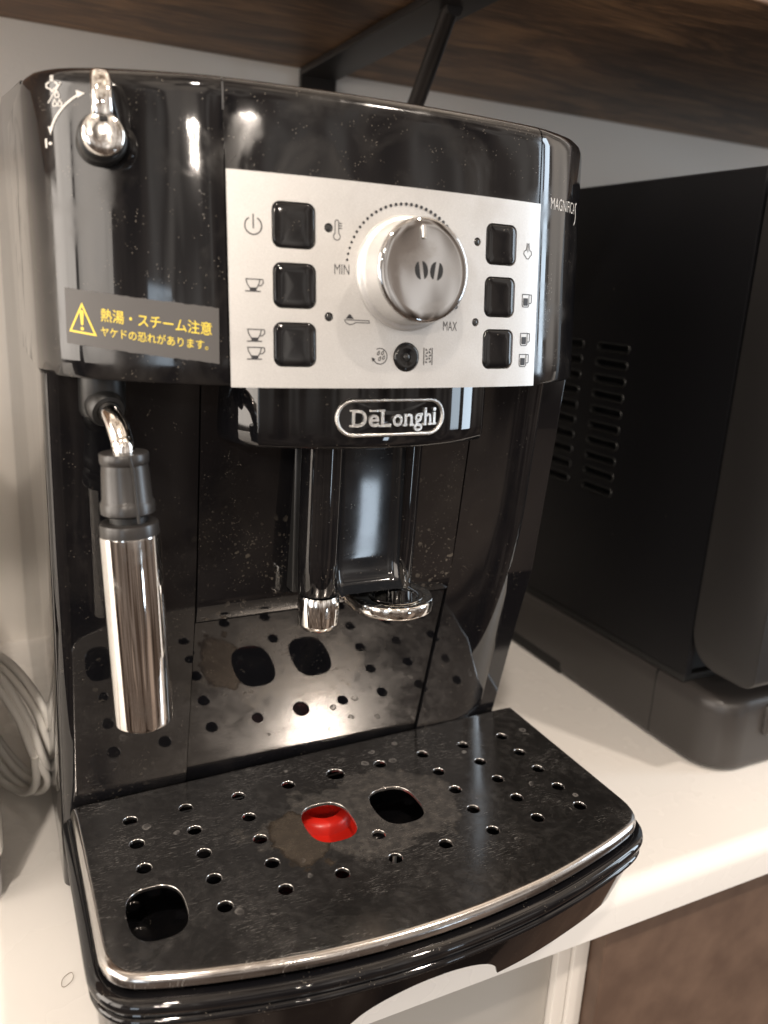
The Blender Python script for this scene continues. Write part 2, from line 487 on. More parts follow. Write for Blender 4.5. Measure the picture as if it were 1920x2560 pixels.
def fill_with_holes(bm, outer, holes, to3):
    """triangulated sheet with holes; returns loops of verts"""
    loops = []
    edges = []
    for lp in [outer] + holes:
        vs = [bm.verts.new(to3(p)) for p in lp]
        loops.append(vs)
        for i in range(len(vs)): edges.append(bm.edges.new((vs[i], vs[(i + 1) % len(vs)])))
    bmesh.ops.triangle_fill(bm, use_beauty=True, use_dissolve=False, edges=edges)
    return loops

def skirt(bm, loop, pts_list):
    prev = loop
    for pts in pts_list:
        cur = [bm.verts.new(p) for p in pts]
        for i in range(len(cur)):
            j = (i + 1) % len(cur); bm.faces.new((prev[i], prev[j], cur[j], cur[i]))
        prev = cur
    return prev

def tag(o, label, cat, group=None, kind=None):
    o['label'] = label
    if cat: o['category'] = cat
    if group: o['group'] = group
    if kind: o['kind'] = kind
    return o

def empty(name, label, cat, loc=(0, 0, 0)):
    o = bpy.data.objects.new(name, None); o.location = [c * MM for c in loc]; o.empty_display_size = 0.05
    C.objects.link(o); return tag(o, label, cat)

# ------------------------------------------------------------------ the setting
prof = [(402, 0)]
for k in range(9):
    a = math.radians(90 + 90 * k / 8); prof.append((-4 + 10 * math.cos(a), -10 + 10 * math.sin(a)))
prof += [(-14, -24.5), (-12.5, -26), (402, -26)]
o = prism_yz('counter', prof, -1300, 1900, 'counter'); o['kind'] = 'structure'
o = box('wall', (-1600, 402, -900), (2200, 420, 1200), 'wall'); o['kind'] = 'structure'

# cabinet under the counter
cab = empty('cabinet', 'brown cabinet with white post and grey panel under the white counter', 'cabinet', (0, 20, -820))
def under(o, root):
    o.parent = root; o.matrix_parent_inverse = Matrix.Translation(-root.location); return o
under(box('grey_panel', (-900, 14, -820), (124, 30, -26.5), 'grey_panel', None, 0.8), cab)
under(box('white_post', (124.5, 10, -820), (133.5, 30, -26.6), 'white_frame', None, 0.8), cab)
under(box('white_post', (134.0, 8, -820), (144.5, 30, -26.7), 'white_frame', None, 0.8), cab)
dr = under(box('cabinet_door', (145.5, -2, -820), (740, 16, -38), 'brown', None, 1.2), cab)
under(box('gap_shade_strip', (145.5, 3, -37.6), (740, 18, -26.8), 'bracket', None, 0.5), cab)  # dark strip standing in for the shade between counter and door top

# shelf and bracket overhead
sh = box('shelf', (-900, 99, 452), (1500, 401.5, 486), 'wood', None, 1.5)
tag(sh, 'dark brown wooden shelf board overhead, fixed to the wall', 'shelf')
br = empty('shelf_bracket', 'black metal bracket with slanting brace under the wooden shelf', 'bracket', (119, 400, 452))
under(box('bracket_arm', (104, 112, 446.5), (135, 396.5, 451.6), 'bracket', None, 0.8), br)
under(box('wall_leg', (105, 396.8, 190), (135, 401.6, 451.5), 'bracket', None, 0.8), br)
under(tube('brace', [Vector((119.5, 186, 446)), Vector((119.5, 192, 445)), Vector((119.5, 224, 406.5)), Vector((119.5, 393, 203)), Vector((119.5, 399, 196))], 5.2, 'bracket', None, 12), br)

# ------------------------------------------------------------------ coffee machine
cmach = empty('coffee_machine', 'glossy black espresso machine with silver control panel and steam wand', 'coffee machine')
LEAN = math.tan(math.radians(5.5))
Z0 = 256.4
HALF = [(0, -5), (15, -4.7), (30, -3.85), (46, -2.3), (62, 0.1), (74, 3.6), (86, 8.6), (96, 13.8), (105, 20), (111.5, 26.3), (115.8, 33.5), (118.3, 42.5), (119.2, 53), (119.5, 80), (119.5, 135)]
RIGHT = HALF[:5] + [(73, 3.9), (83, 8.9), (91, 14.8), (98, 21.6), (103, 28), (106, 34.5), (108, 42.5), (109, 53), (109.5, 80), (109.5, 135)]
OUT = catmull([(-x, y) for x, y in HALF[:0:-1]] + RIGHT, 12)
FRONT = [p for p in OUT if p.y < 62]
ARC = [0.0]
for a, b in zip(FRONT, FRONT[1:]): ARC.append(ARC[-1] + (b - a).length)

def interp(x, xs, ys):
    if x <= xs[0]: return ys[0]
    lo, hi = 0, len(xs) - 1
    if x >= xs[hi]: return ys[hi]
    while hi - lo > 1:
        m = (lo + hi) // 2
        if xs[m] <= x: lo = m
        else: hi = m
    t = (x - xs[lo]) / (xs[hi] - xs[lo]); return ys[lo] + t * (ys[hi] - ys[lo])
FX = [p.x for p in FRONT]; FY = [p.y for p in FRONT]
def Yf(x, z): return interp(x, FX, FY) + LEAN * (z - Z0)
def x_to_s(x): return interp(x, FX, ARC)
def s_to_x(s): return interp(s, ARC, FX)
def P(u, v, h=0.0):
    """point on the fascia skin: u = x, v = z, h = height above the skin"""
    d = 0.5
    dy = (Yf(u + d, v) - Yf(u - d, v)) / (2 * d)
    n = Vector((dy, -1, LEAN)).normalized()
    return Vector((u, Yf(u, v), v)) + n * h

# fascia shells
LEV = [(259.5, 14), (257.0, 13.5), (256.5, 1.4), (256.8, 0.5), (257.8, 0.0)] + [(258 + 8.9 * i, 0.0) for i in range(1, 11)] + [(349.6, 0.15), (351.6, 0.8), (353.0, 2.2), (353.7, 4.0), (354.0, 7.0), (354.0, 12.0)]
def fascia_piece(name, x0, x1, mat, inset=0.0, ends=True):
    path = []
    for i, p in enumerate(OUT):
        a = OUT[max(i - 1, 0)]; b = OUT[min(i + 1, len(OUT) - 1)]
        t = (b - a).normalized(); path.append((p, Vector((t.y, -t.x))))
    def at(x):
        for (p, n), (q, m) in zip(path, path[1:]):
            if p.x <= x <= q.x and q.x > p.x:
                f = (x - p.x) / (q.x - p.x); return (p.lerp(q, f), n.lerp(m, f).normalized())
    seg = [(p, n) for p, n in path if (x0 is None or p.x > x0 + 0.05) and (x1 is None or p.x < x1 - 0.05)]
    if x0 is not None: seg = [at(x0)] + seg
    if x1 is not None: seg = seg + [at(x1)]
    full = [(seg[0][0] - seg[0][1] * 5, seg[0][1] * 0)] + seg + [(seg[-1][0] - seg[-1][1] * 5, seg[-1][1] * 0)]
    rings = []
    for z, ins in LEV:
        ring = []
        for p, n in full:
            q = p - n * (ins + inset)
            ring.append((q.x, q.y + LEAN * (z - Z0), z))
        rings.append(ring)
    return loft(name, rings, mat, cmach, closed=False, angle=30)
fascia_piece('fascia_wing', None, -62.55, 'fascia')
fascia_piece('fascia_wing', 62.15, None, 'fascia')
fascia_piece('fascia_head', -62.1, 61.7, 'fascia_mid', 0.25)

# body behind and below, front wall pieces
def W(z):
    if z >= 156: return 33 + (255 - z) * 0.108
    return 44.6 + (156 - z) * 0.238
def Ws(z):
    # the side strips bend gently where the centre pieces break
    if z >= 190 or z <= 122: return W(z)
    t = (190 - z) / 68.0
    a, b = W(190), W(122); m0, m1 = 0.108 * 68, 0.238 * 68
    return (2*t**3 - 3*t**2 + 1) * a + (t**3 - 2*t**2 + t) * m0 + (-2*t**3 + 3*t**2) * b + (t**3 - t**2) * m1
def Wx(x, z): return W(z) + 0.014 * max(-120, min(75, x))
poly = [(W(257) + 3.5, 257.2)] + [(W(z) + 3.5, z) for z in (230, 200, 156, 120, 90, 60, 30, 12)] + [(371, 12), (371, 374), (205, 370.5), (64, 353.2), (64, 257.2)]
def shear(c):
    w = max(0.0, min(1.0, (130 - c.y) / 50))
    return (c.x, c.y + 0.014 * c.x * w, c.z)
prism_yz('body_shell', poly, -118.4, 109.0, 'side_gloss', cmach, 0.7, shear)
for fx, fy in ((-100, 100), (100, 100), (-100, 350), (100, 350)):
    lathe('rubber_foot', [(9, 0), (9.5, 1), (9.5, 12.5)], 'dark_plastic', cmach, (fx, fy, 0), n=24)

def wall_patch(name, plan, zs, mat, step=0.0, back=3.0, soft=False, flare=0.0):
    """plan: list of (x, dy); zs top to bottom; returns with small thickness at the border"""
    rows = []
    for z in zs: rows.append([(x + flare * (1 - z / 255) * max(0.0, min(1.0, (x - 70) / 25)), Wx(x, z) + (Ws(z) - W(z) if soft else 0.0) + dy + step, z) for x, dy in plan])
    bm = bmesh.new()
    g = [[bm.verts.new(p) for p in r] for r in rows]
    for i in range(len(g) - 1):
        for j in range(len(plan) - 1): bm.faces.new((g[i][j], g[i][j + 1], g[i + 1][j + 1], g[i + 1][j]))
    border = g[0] + [r[-1] for r in g[1:]] + g[-1][-2::-1] + [r[0] for r in g[-2:0:-1]]
    back_v = [bm.verts.new((v.co.x, v.co.y + back, v.co.z)) for v in border]
    n = len(border)
    for i in range(n):
        j = (i + 1) % n; bm.faces.new((border[i], border[j], back_v[j], back_v[i]))
    return bm_obj(name, bm, mat, cmach, True, 28)

zsU = [257 - 4 * i for i in range(0, 62)]
arcL = [(-118.95, 26), (-118.95, 8)] + [(-112.95 - 6 * math.cos(math.radians(a)), 6 - 6 * math.sin(math.radians(a))) for a in (15, 30, 45, 60, 75, 90)] + [(-100, 0), (-85, 0), (-64.75, 0)]
wall_patch('wall_strip', arcL, zsU, 'strip_gloss', soft=True)
arcR = [(58.05, 0), (72, 0), (82, 0.3), (90, 1.5), (97, 4.0), (102, 7.6), (105.5, 12.0), (107.8, 18), (109, 26), (109.4, 40), (109.4, 50)]
sm = catmull([Vector((a, b)) for a, b in arcR], 5)
wall_patch('wall_strip', [(p.x, p.y) for p in sm], zsU, 'strip_gloss', soft=True, flare=4.0)
wall_patch('service_door', [(-64.1 + i * 12.14, 0) for i in range(11)], [257 - 5.2 * i for i in range(20)] + [153.6, 152.9], 'wall_gloss')
wall_patch('grounds_drawer', [(-64.1 + i * 12.14, 0) for i in range(11)], [151.6, 150.8] + [148 - 6 * i for i in range(0, 24)], 'drawer_gloss', 1.6)

# ---------------- control panel
panel_out = []
for (xa, za, xb, zb, n) in ((61.65, 325.3, -61.95, 325.5, 30), (-61.95, 325.5, -61.95, 256.25, 16), (-61.95, 256.25, 61.65, 256.25, 30), (61.65, 256.25, 61.65, 325.3, 16)):
    for k in range(n): panel_out.append((xa + (xb - xa) * k / n, za + (zb - za) * k / n))
BTN = [(-40.2, 309.6), (-40.1, 290.2), (-40.2, 270.8), (42.45, 308.9), (42.45, 289.8), (42.35, 270.5)]
LED = [(-28.2, 309.7), (-28.2, 280.5), (31.1, 309.2), (31.2, 280.3)]
KC = (1.4, 296.3)
RB = (1.5, 267.3)
holes = [rounded_rect(x, z, 14.9, 14.9, 2.9) for x, z in BTN] + [circle(x, z, 1.55, 18) for x, z in LED] + [circle(*RB, 5.25, 32)]
PH = 0.75
bm = bmesh.new()
loops = fill_with_holes(bm, panel_out, holes, lambda p: (p[0], 0.0, p[1]))
for k in range(1, 40):
    x = -62 + 124 * k / 40
    bmesh.ops.bisect_plane(bm, geom=list(bm.verts) + list(bm.edges) + list(bm.faces), dist=1e-5, plane_co=(x, 0, 0), plane_no=(1, 0, 0))
for k in range(1, 10):
    z = 256.25 + 69.2 * k / 10
    bmesh.ops.bisect_plane(bm, geom=list(bm.verts) + list(bm.edges) + list(bm.faces), dist=1e-5, plane_co=(0, 0, z), plane_no=(0, 0, 1))
bnd = [e for e in bm.edges if e.is_boundary]
ext = bmesh.ops.extrude_edge_only(bm, edges=bnd)['geom']
low = {v for v in ext if isinstance(v, bmesh.types.BMVert)}
for v in bm.verts:
    v.co = P(v.co.x, v.co.z, PH - (1.5 if v in low else 0.0))
cpanel = bm_obj('control_panel', bm, 'silver', cmach, True, 30)

def dome_on_panel(name, loop, cx, cz, levels, mat, parent):
    rings = []
    for s, h in levels:
        rings.append([tuple(P(cx + (x - cx) * s, cz + (z - cz) * s, h)) for x, z in loop])
    return loft(name, rings, mat, parent, True, False, True, 40)
for x, z in BTN:
    dome_on_panel('push_button', rounded_rect(x, z, 14.1, 14.1, 2.7), x, z, [(1.0, -1.4), (1.0, 0.35), (0.99, 0.6), (0.965, 0.8), (0.92, 0.9), (0.6, 0.97), (0.3, 0.99), (0.05, 1.0)], 'button', cmach)
for x, z in LED:
    dome_on_panel('indicator_lamp', circle(x, z, 1.35, 18), x, z, [(1, -1), (1, 0.1), (0.85, 0.5), (0.5, 0.75), (0.1, 0.82)], 'lamp_lens', cmach)
rb = dome_on_panel('round_button', circle(*RB, 4.95, 32), RB[0], RB[1], [(1, -1), (1, 0.7), (0.95, 1.2), (0.85, 1.45), (0.6, 1.3), (0.34, 1.1), (0.3, 0.8), (0.05, 0.8)], 'button', cmach)
dome_on_panel('button_lamp', circle(*RB, 1.3, 16), RB[0], RB[1], [(1, 0.6), (1, 1.0), (0.8, 1.35), (0.4, 1.5), (0.1, 1.52)], 'lamp_lens', rb)

# ---------------- printed marks
def text_geo(body, bold=0.0):
    cu = bpy.data.curves.new('text', 'FONT'); cu.body = body; cu.size = 1.0; cu.offset = bold; cu.resolution_u = 4
    ob = bpy.data.objects.new('text', cu); C.objects.link(ob)
    dg = bpy.context.evaluated_depsgraph_get()
    me = bpy.data.meshes.new_from_object(ob.evaluated_get(dg))
    vs = [(v.co.x, v.co.y) for v in me.vertices]; fs = [tuple(p.vertices) for p in me.polygons]
    bpy.data.objects.remove(ob); bpy.data.curves.remove(cu); bpy.data.meshes.remove(me)
    return vs, fs

class Ink:
    def __init__(self): self.v = []; self.f = []; self.k = 0
    def lift(self): self.k += 1; return 0.012 * self.k
    def poly(self, pts):
        h = self.lift(); o = len(self.v); self.v += [(x, y, h) for x, y in pts]; self.f.append(tuple(range(o, o + len(pts)))); return self
    def disc(self, x, y, r, n=14): return self.poly(circle(x, y, r, n))
    def line(self, pts, w, closed=False):
        h = self.lift(); o = len(self.v); q0 = [Vector(q) for q in pts]; p = []
        m0 = len(q0)
        for i in range(m0 if closed else m0 - 1):
            a, b = q0[i], q0[(i + 1) % m0]; c = max(1, int((b - a).length / 1.6))
            p += [a.lerp(b, k / c) for k in range(c)]
        if not closed: p.append(q0[-1])
        n = len(p)
        for i in range(n):
            a = p[i - 1] if (i > 0 or closed) else None
            b = p[(i + 1) % n] if (i < n - 1 or closed) else None
            d1 = (p[i] - a).normalized() if a is not None else None
            d2 = (b - p[i]).normalized() if b is not None else None
            d1 = d1 or d2; d2 = d2 or d1
            n1 = Vector((-d1.y, d1.x)); n2 = Vector((-d2.y, d2.x)); m = n1 + n2
            m = m.normalized() if m.length > 1e-4 else n1
            s = w / 2 / max(0.45, m.dot(n1))
            self.v += [(*(p[i] + m * s), h), (*(p[i] - m * s), h)]
        for i in range(n if closed else n - 1):
            j = (i + 1) % n; self.f.append((o + 2 * i, o + 2 * i + 1, o + 2 * j + 1, o + 2 * j))
        return self
    def arc(self, cx, cy, r, a0, a1, w, n=20, ry=None):
        ry = ry or r
        return self.line([(cx + r * math.cos(math.radians(a0 + (a1 - a0) * k / n)), cy + ry * math.sin(math.radians(a0 + (a1 - a0) * k / n))) for k in range(n + 1)], w)
    def text(self, body, x0, x1, y0, y1, bold=0.0, slant=0.0):
        vs, fs = text_geo(body, bold); h = self.lift(); o = len(self.v)
        ax, bx = min(v[0] for v in vs), max(v[0] for v in vs); ay, by = min(v[1] for v in vs), max(v[1] for v in vs)
        for x, y in vs:
            ty = (y - ay) / (by - ay)
            self.v.append((x0 + (x - ax) / (bx - ax) * (x1 - x0) + slant * ty, y0 + ty * (y1 - y0), h))
        self.f += [tuple(o + i for i in f) for f in fs]; return self
    def build(self, name, mat, parent, fn):
        return mesh_obj(name, [tuple(fn(*v)) for v in self.v], self.f, mat, parent, False, fix=False)
def on_panel(u, v, h): return P(u, v, PH + 0.06 + h)
def on_skin(u, v, h): return P(u, v, 0.10 + h)

LW = 0.42
ik = Ink(); x, z = -53.7, 308.6
ik.arc(x, z, 2.75, 118, 422, LW, 28); ik.line([(x, z - 0.9), (x, z + 3.7)], LW); ik.build('power_icon', 'ink', cpanel, on_panel)
def cup(ik, x, z):
    s = 1.0
    ik.line([(x - 2.75, z + 1.9), (x + 3.0, z + 1.9)], 0.34)
    ik.line([(x - 2.6, z + 1.8), (x - 2.3, z + 0.5), (x - 1.3, z - 1.2), (x - 1.2, z - 1.75)], 0.34)
    ik.line([(x + 1.9, z + 1.8), (x + 1.6, z + 0.4), (x + 0.7, z - 1.2), (x + 0.6, z - 1.75)], 0.34)
    ik.line([(x + 2.95, z + 1.8), (x + 3.05, z + 0.7), (x + 2.3, z - 0.1), (x + 1.5, z - 0.25)], 0.34)
    ik.poly([(x - 1.6, z - 0.75), (x + 1.0, z - 0.75), (x + 0.55, z - 1.75), (x - 1.15, z - 1.75)])
    ik.line([(x - 2.9, z - 1.95), (x + 2.1, z - 1.95)], 0.36)
ik = Ink(); cup(ik, -53.8, 289.8); ik.build('cup_icon', 'ink', cpanel, on_panel)
ik = Ink(); cup(ik, -53.6, 273.6); ik.build('cup_icon', 'ink', cpanel, on_panel)
ik = Ink(); cup(ik, -53.7, 267.7); ik.build('cup_icon', 'ink', cpanel, on_panel)
ik = Ink(); x, z = -25.3, 309.4
ik.line([(x - 0.65, z - 1.4), (x - 0.65, z + 2.4), (x - 0.3, z + 3.0), (x + 0.3, z + 3.0), (x + 0.65, z + 2.4), (x + 0.65, z - 1.4)], 0.3)
ik.arc(x, z - 2.3, 1.2, 118, 422, 0.3, 18)
for d in (2.0, 1.2, 0.4): ik.line([(x + 0.6, z + d), (x + 1.9, z + d)], 0.3)
ik.build('thermometer_icon', 'ink', cpanel, on_panel)
Ink().text('MIN', -26.2, -20.8, 294.8, 298.1, -0.008).build('min_lettering', 'ink', cpanel, on_panel)
Ink().text('MAX', 16.8, 22.8, 277.0, 280.3, -0.008).build('max_lettering', 'ink', cpanel, on_panel)
ik = Ink()
for k in range(41):
    a = math.radians(172 - 5 * k); r = 0.45 + 0.35 * k / 40
    ik.disc(KC[0] + 23.2 * math.cos(a), 296.5 + 23.2 * math.sin(a), r, 12)
ik.build('dot_scale', 'ink', cpanel, on_panel)
ik = Ink(); x, z = -22.5, 279.6
ik.poly([(x + 0.4, z + 0.5), (x + 3.4, z + 0.5), (x + 2.3, z + 1.9), (x + 1.9, z + 2.05), (x + 1.5, z + 1.9)])
ik.line([(x, z + 0.1), (x + 4.1, z + 0.1), (x + 9.2, z + 0.0), (x + 9.3, z - 0.75), (x + 4.1, z - 0.7), (x + 3.3, z - 1.2), (x + 2, z - 1.5), (x + 0.8, z - 1.1), (x + 0.1, z - 0.3)], 0.28, True)
ik.build('spoon_icon', 'ink', cpanel, on_panel)
def drop(ik, x, z, s): ik.line([(x + s * a, z + s * b) for a, b in ((0.5, 1.1), (0.55, 0.1), (0.25, -0.55), (-0.25, -0.6), (-0.55, -0.2), (-0.3, 0.4))], 0.26, True)
ik = Ink(); x, z = -9.0, 267.5
ik.arc(x, z, 2.75, 120, -150, 0.32, 26)
for dx, dz in ((-0.7, 0.9), (0.9, 1.0), (-0.2, -1.0), (1.3, -0.6)): drop(ik, x + dx, z + dz, 0.8)
ik.poly([(x - 3.3, z - 0.4), (x - 1.8, z - 1.0), (x - 2.9, z - 2.0)])
ik.build('rinse_icon', 'ink', cpanel, on_panel)
ik = Ink(); x, z = 10.5, 267.6
for s in (-1.75, 1.75): ik.line([(x + s, z - 3.1), (x + s, z + 3.1)], 0.34)
for i in range(2):
    for j in range(5):
        a = x - 1.1 + 1.35 * i; b = z - 2.3 + 1.1 * j + 0.2 * i
        ik.poly([(a, b), (a + 0.95, b), (a + (0.9 if (i + j) % 2 else 0.1), b + 0.85)])
ik.build('descale_icon', 'ink', cpanel, on_panel)
ik = Ink(); x, z = 55.7, 307.2
ik.line([(x - 0.5, z + 3.2), (x - 0.75, z + 0.6), (x - 1.8, z + 0.2), (x - 2.1, z - 0.9), (x - 1.2, z - 1.7), (x - 0.5, z - 2.6), (x + 0.5, z - 2.6), (x + 1.2, z - 1.7), (x + 2.1, z - 0.9), (x + 1.8, z + 0.2), (x + 0.8, z + 0.6), (x + 0.5, z + 3.2)], 0.3)
ik.line([(x, z + 3.0), (x, z - 0.2)], 0.28)
ik.build('steam_icon', 'ink', cpanel, on_panel)
def mug(ik, x, z):
    ik.line([(x - 2.0, z + 2.3), (x + 1.5, z + 2.3), (x + 1.5, z - 1.8), (x + 1.0, z - 2.4), (x - 1.5, z - 2.4), (x - 2.0, z - 1.8)], 0.32, True)
    ik.line([(x + 1.5, z + 2.2), (x + 2.7, z + 2.2), (x + 2.8, z + 1.9), (x + 2.8, z - 0.6), (x + 2.4, z - 1.0), (x + 1.5, z - 1.0)], 0.32)
    ik.poly([(x - 1.45, z + 0.9), (x + 0.95, z + 0.9), (x + 0.95, z - 1.6), (x + 0.7, z - 1.9), (x - 1.2, z - 1.9), (x - 1.45, z - 1.6)])
for (x, z) in ((55.8, 289.0), (55.6, 274.3), (55.4, 266.2)):
    ik = Ink(); mug(ik, x, z); ik.build('mug_icon', 'ink', cpanel, on_panel)

# ---------------- selector knob
kn = Vector((0, -1, LEAN)).normalized()
ko = P(*KC, PH)
knob = lathe('selector_knob', [(19.9, -0.5), (19.9, 0.6), (19.6, 1.2), (18.9, 1.6), (18.2, 1.75), (17.9, 2.0), (17.75, 2.6), (17.4, 11.2), (17.2, 11.6), (15, 11.7)], 'silver', cmach, ko, kn, (1, 0, 0), 96, 40)
cap = lathe('knob_cap', [(17.15, 11.4), (17.5, 11.7), (17.6, 12.2), (17.5, 12.7), (17.1, 13.15), (16.5, 13.35), (14, 13.5), (10, 13.66), (5, 13.76), (0.5, 13.8)], 'cap_chrome', knob, ko, kn, (1, 0, 0), 96, 50)
kx = Vector((1, 0, 0)); ky = kn.cross(kx) * -1
if ky.z < 0: ky = -ky
def on_cap(u, v, h): return ko + kx * u + ky * v + kn * (13.72 - 0.0013 * (u * u + v * v) + 0.20 + h)
ik = Ink()
for cx, sgn in ((-1.7, -1), (4.2, 1)):
    for half in (-1, 1):
        pts = []
        for k in range(15):
            a = math.radians(-78 + 156 * k / 14); pts.append((half * (0.28 + 2.2 * math.cos(a)), 3.05 * math.sin(a)))
        t = math.radians(-9 * sgn)
        ik.poly([(cx + px * math.cos(t) - py * math.sin(t), -0.1 + px * math.sin(t) + py * math.cos(t)) for px, py in pts])
ik.build('bean_emblem', 'cavity', knob, on_cap)
rings = []
for s, h in ((1.0, -0.1), (1.0, 0.35), (0.7, 0.6)):
    rings.append([tuple(on_cap(-1.6 + x * s + (y - 12) * -0.05, y0, h)) for x, y0, y in [(px, 12.6 + (py) * (0.98 if s == 1 else 0.93), py) for px, py in rounded_rect(0, 0, 1.5, 5.0, 0.7, 4)]])
loft('pointer_mark', rings, 'chrome', knob, True, False, True)

# ---------------- steam dial at the upper left
sa = Vector((-0.06, -0.99, 0.10)).normalized()
so = Vector((-97.9, 22.0, 331.2))
dial = lathe('steam_dial', [(7.6, -9), (7.6, 4.6), (7.3, 5.4), (6.6, 5.8), (5, 5.9)], 'dark_plastic', cmach, so, sa, (1, 0, 0), 48, 40)
lathe('dial_cap', [(6.3, 5.2), (6.55, 5.9), (6.6, 9.4), (6.3, 10.4), (5.5, 11.0), (3, 11.2), (0.3, 11.25)], 'chrome_dirty', dial, so, sa, (1, 0, 0), 48, 40)
sx = Vector((1, 0, 0)); sx = (sx - sa * sx.dot(sa)).normalized(); sy = sx.cross(sa) * -1
if sy.z < 0: sy = -sy
rings = []
for t, wdt, h0, h1 in ((4.2, 6.6, 6.0, 9.6), (5.4, 6.6, 4.5, 11.4), (8, 6.4, 3.0, 12.0), (12, 6.2, 1.8, 11.6), (15.5, 6.0, 1.2, 10.4), (18, 5.6, 1.4, 8.8), (19.4, 4.6, 2.4, 7.4), (19.9, 2.6, 3.6, 6.0)):
    ring = []
    for (a, b) in rounded_rect(0, (h0 + h1) / 2, wdt, h1 - h0, min(1.9, wdt * 0.3), 5): ring.append(tuple(so + sx * a + sy * t + sa * b))
    rings.append(ring)
loft('lever', rings, 'chrome', dial, True, True, True, 40)
o = box('lever_slot', (-1.3, -0.6, -0.8), (1.3, 0.6, 0.8), 'cavity', dial, 0.2)
o.matrix_local = Matrix.Translation((so + sy * 4.1 + sa * 11.0) * MM) @ Matrix((( *sx, 0), (*(-sa), 0), (*sy, 0), (0, 0, 0, 1))).transposed()

ik = Ink(); x, z = -110.6, 348.4
for d in (-0.35, 0.0, 0.35): ik.line([(x + d, z + 2.3), (x + d * 0.8, z + 0.5)], 0.22)
ik.line([(x - 0.6, z + 0.4), (x - 1.5, z - 0.2), (x - 1.5, z - 1.2), (x - 0.7, z - 1.6), (x, z - 2.4), (x + 0.7, z - 1.6), (x + 1.4, z - 1.2), (x + 1.4, z - 0.2), (x + 0.6, z + 0.4)], 0.42)
ik.line([(-111.9, 342.6), (-108.2, 348.6)], 0.32)
for dx, dz in ((-109.4, 344.8), (-110.1, 342.2), (-108.7, 342.2)): ik.line([(dx, dz + 1.3), (dx + 0.55, dz), (dx + 0.4, dz - 0.6), (dx - 0.4, dz - 0.6), (dx - 0.55, dz)], 0.32, True)
pts = []
for k in range(13):
    t = k / 12; a = Vector((-111.6, 334.6)); b = Vector((-109.6, 341.2)); c = Vector((-103.4, 345.0))
    pts.append(tuple(a * (1 - t) ** 2 + b * 2 * t * (1 - t) + c * t * t))
ik.line(pts, 0.6)
ik.poly([(-101.7, 345.3), (-104.2, 346.3), (-103.9, 344.0)])
ik.poly([(-111.75, 333.0), (-112.3, 335.6), (-110.9, 335.4)])
ik.line([(-113.0, 329.2), (-113.0, 332.0)], 0.5); ik.disc(-111.9, 330.5, 0.5)
ik.build('dial_marking', 'white_ink', cmach, on_skin)

# ---------------- model lettering on the right wing
s0, s1 = x_to_s(68.6), x_to_s(91.5)
def on_right(s, v, h): return P(s_to_x(s), v, 0.10 + h)
ik = Ink(); L = s1 - s0
ik.text('MAGNIFICA', s0, s0 + L * 0.86, 324.3, 328.6, -0.012)
ik.line([(s0 + L * 0.99, 328.9), (s0 + L * 0.93, 328.4), (s0 + L * 0.905, 326.9), (s0 + L * 0.94, 325.4), (s0 + L * 0.955, 323.6), (s0 + L * 0.93, 321.6), (s0 + L * 0.86, 320.2)], 0.75)
ik.build('model_lettering', 'white_ink', cmach, on_right)

# ---------------- warning sticker
sl0, sl1 = x_to_s(-110.4), x_to_s(-65.2)
def on_sticker(s, t, h):
    z_top = 285.9 + (281.9 - 285.9) * s; z_bot = 268.1 + (263.9 - 268.1) * s
    return P(s_to_x(sl0 + (sl1 - sl0) * s - (1 - t) * 0.3), z_bot + (z_top - z_bot) * t, h)
rng = random.Random(4)
NS, NT = 44, 6
vs = []
for j in range(NT + 1):
    for i in range(NS + 1):
        jig = rng.uniform(-0.012, 0.012) if j in (0, NT) else 0
        vs.append(tuple(on_sticker(i / NS, j / NT + jig, 0.22)))
fs = grid_faces(NT + 1, NS + 1)
border = [i for i in range(NS + 1)] + [(j + 1) * (NS + 1) - 1 for j in range(1, NT + 1)] + [NT * (NS + 1) + i for i in range(NS - 1, -1, -1)] + [j * (NS + 1) for j in range(NT - 1, 0, -1)]
o0 = len(vs)
for b in border:
    i, j = b % (NS + 1), b // (NS + 1); vs.append(tuple(on_sticker(i / NS, j / NT, -0.05)))
for k in range(len(border)):
    k2 = (k + 1) % len(border); fs.append((border[k], border[k2], o0 + k2, o0 + k))
stk = mesh_obj('warning_sticker', vs, fs, 'sticker', cmach, True, 40)
stk['label'] = 'grey warning sticker with yellow triangle and Japanese lettering'
def stick_ink(s, t, h): return on_sticker(s, t, 0.30 + h)
SW, SH = sl1 - sl0, 17.9
ik = Ink(); ik.line([(0.125 * SW, 0.74 * SH), (0.034 * SW, 0.235 * SH), (0.213 * SW, 0.225 * SH)], 0.62, True)
ik.v = [(x / SW, y / SH, h) for x, y, h in ik.v]
ik.poly([(0.108, 0.61), (0.122, 0.645), (0.136, 0.61), (0.130, 0.38), (0.122, 0.365), (0.114, 0.38)])
ik.poly([(0.122 + 0.012 * math.cos(a), 0.302 + 0.032 * math.sin(a)) for a in [2 * math.pi * k / 14 for k in range(14)]])
ik.build('warning_triangle', 'yellow_ink', stk, stick_ink)
Ink().text('熱湯・スチーム注意', 0.253, 0.955, 0.49, 0.73, 0.005).build('sticker_lettering', 'yellow_ink', stk, stick_ink)
Ink().text('ヤケドの恐れがあります。', 0.25, 0.93, 0.225, 0.40, 0.002).build('sticker_lettering', 'yellow_ink', stk, stick_ink)

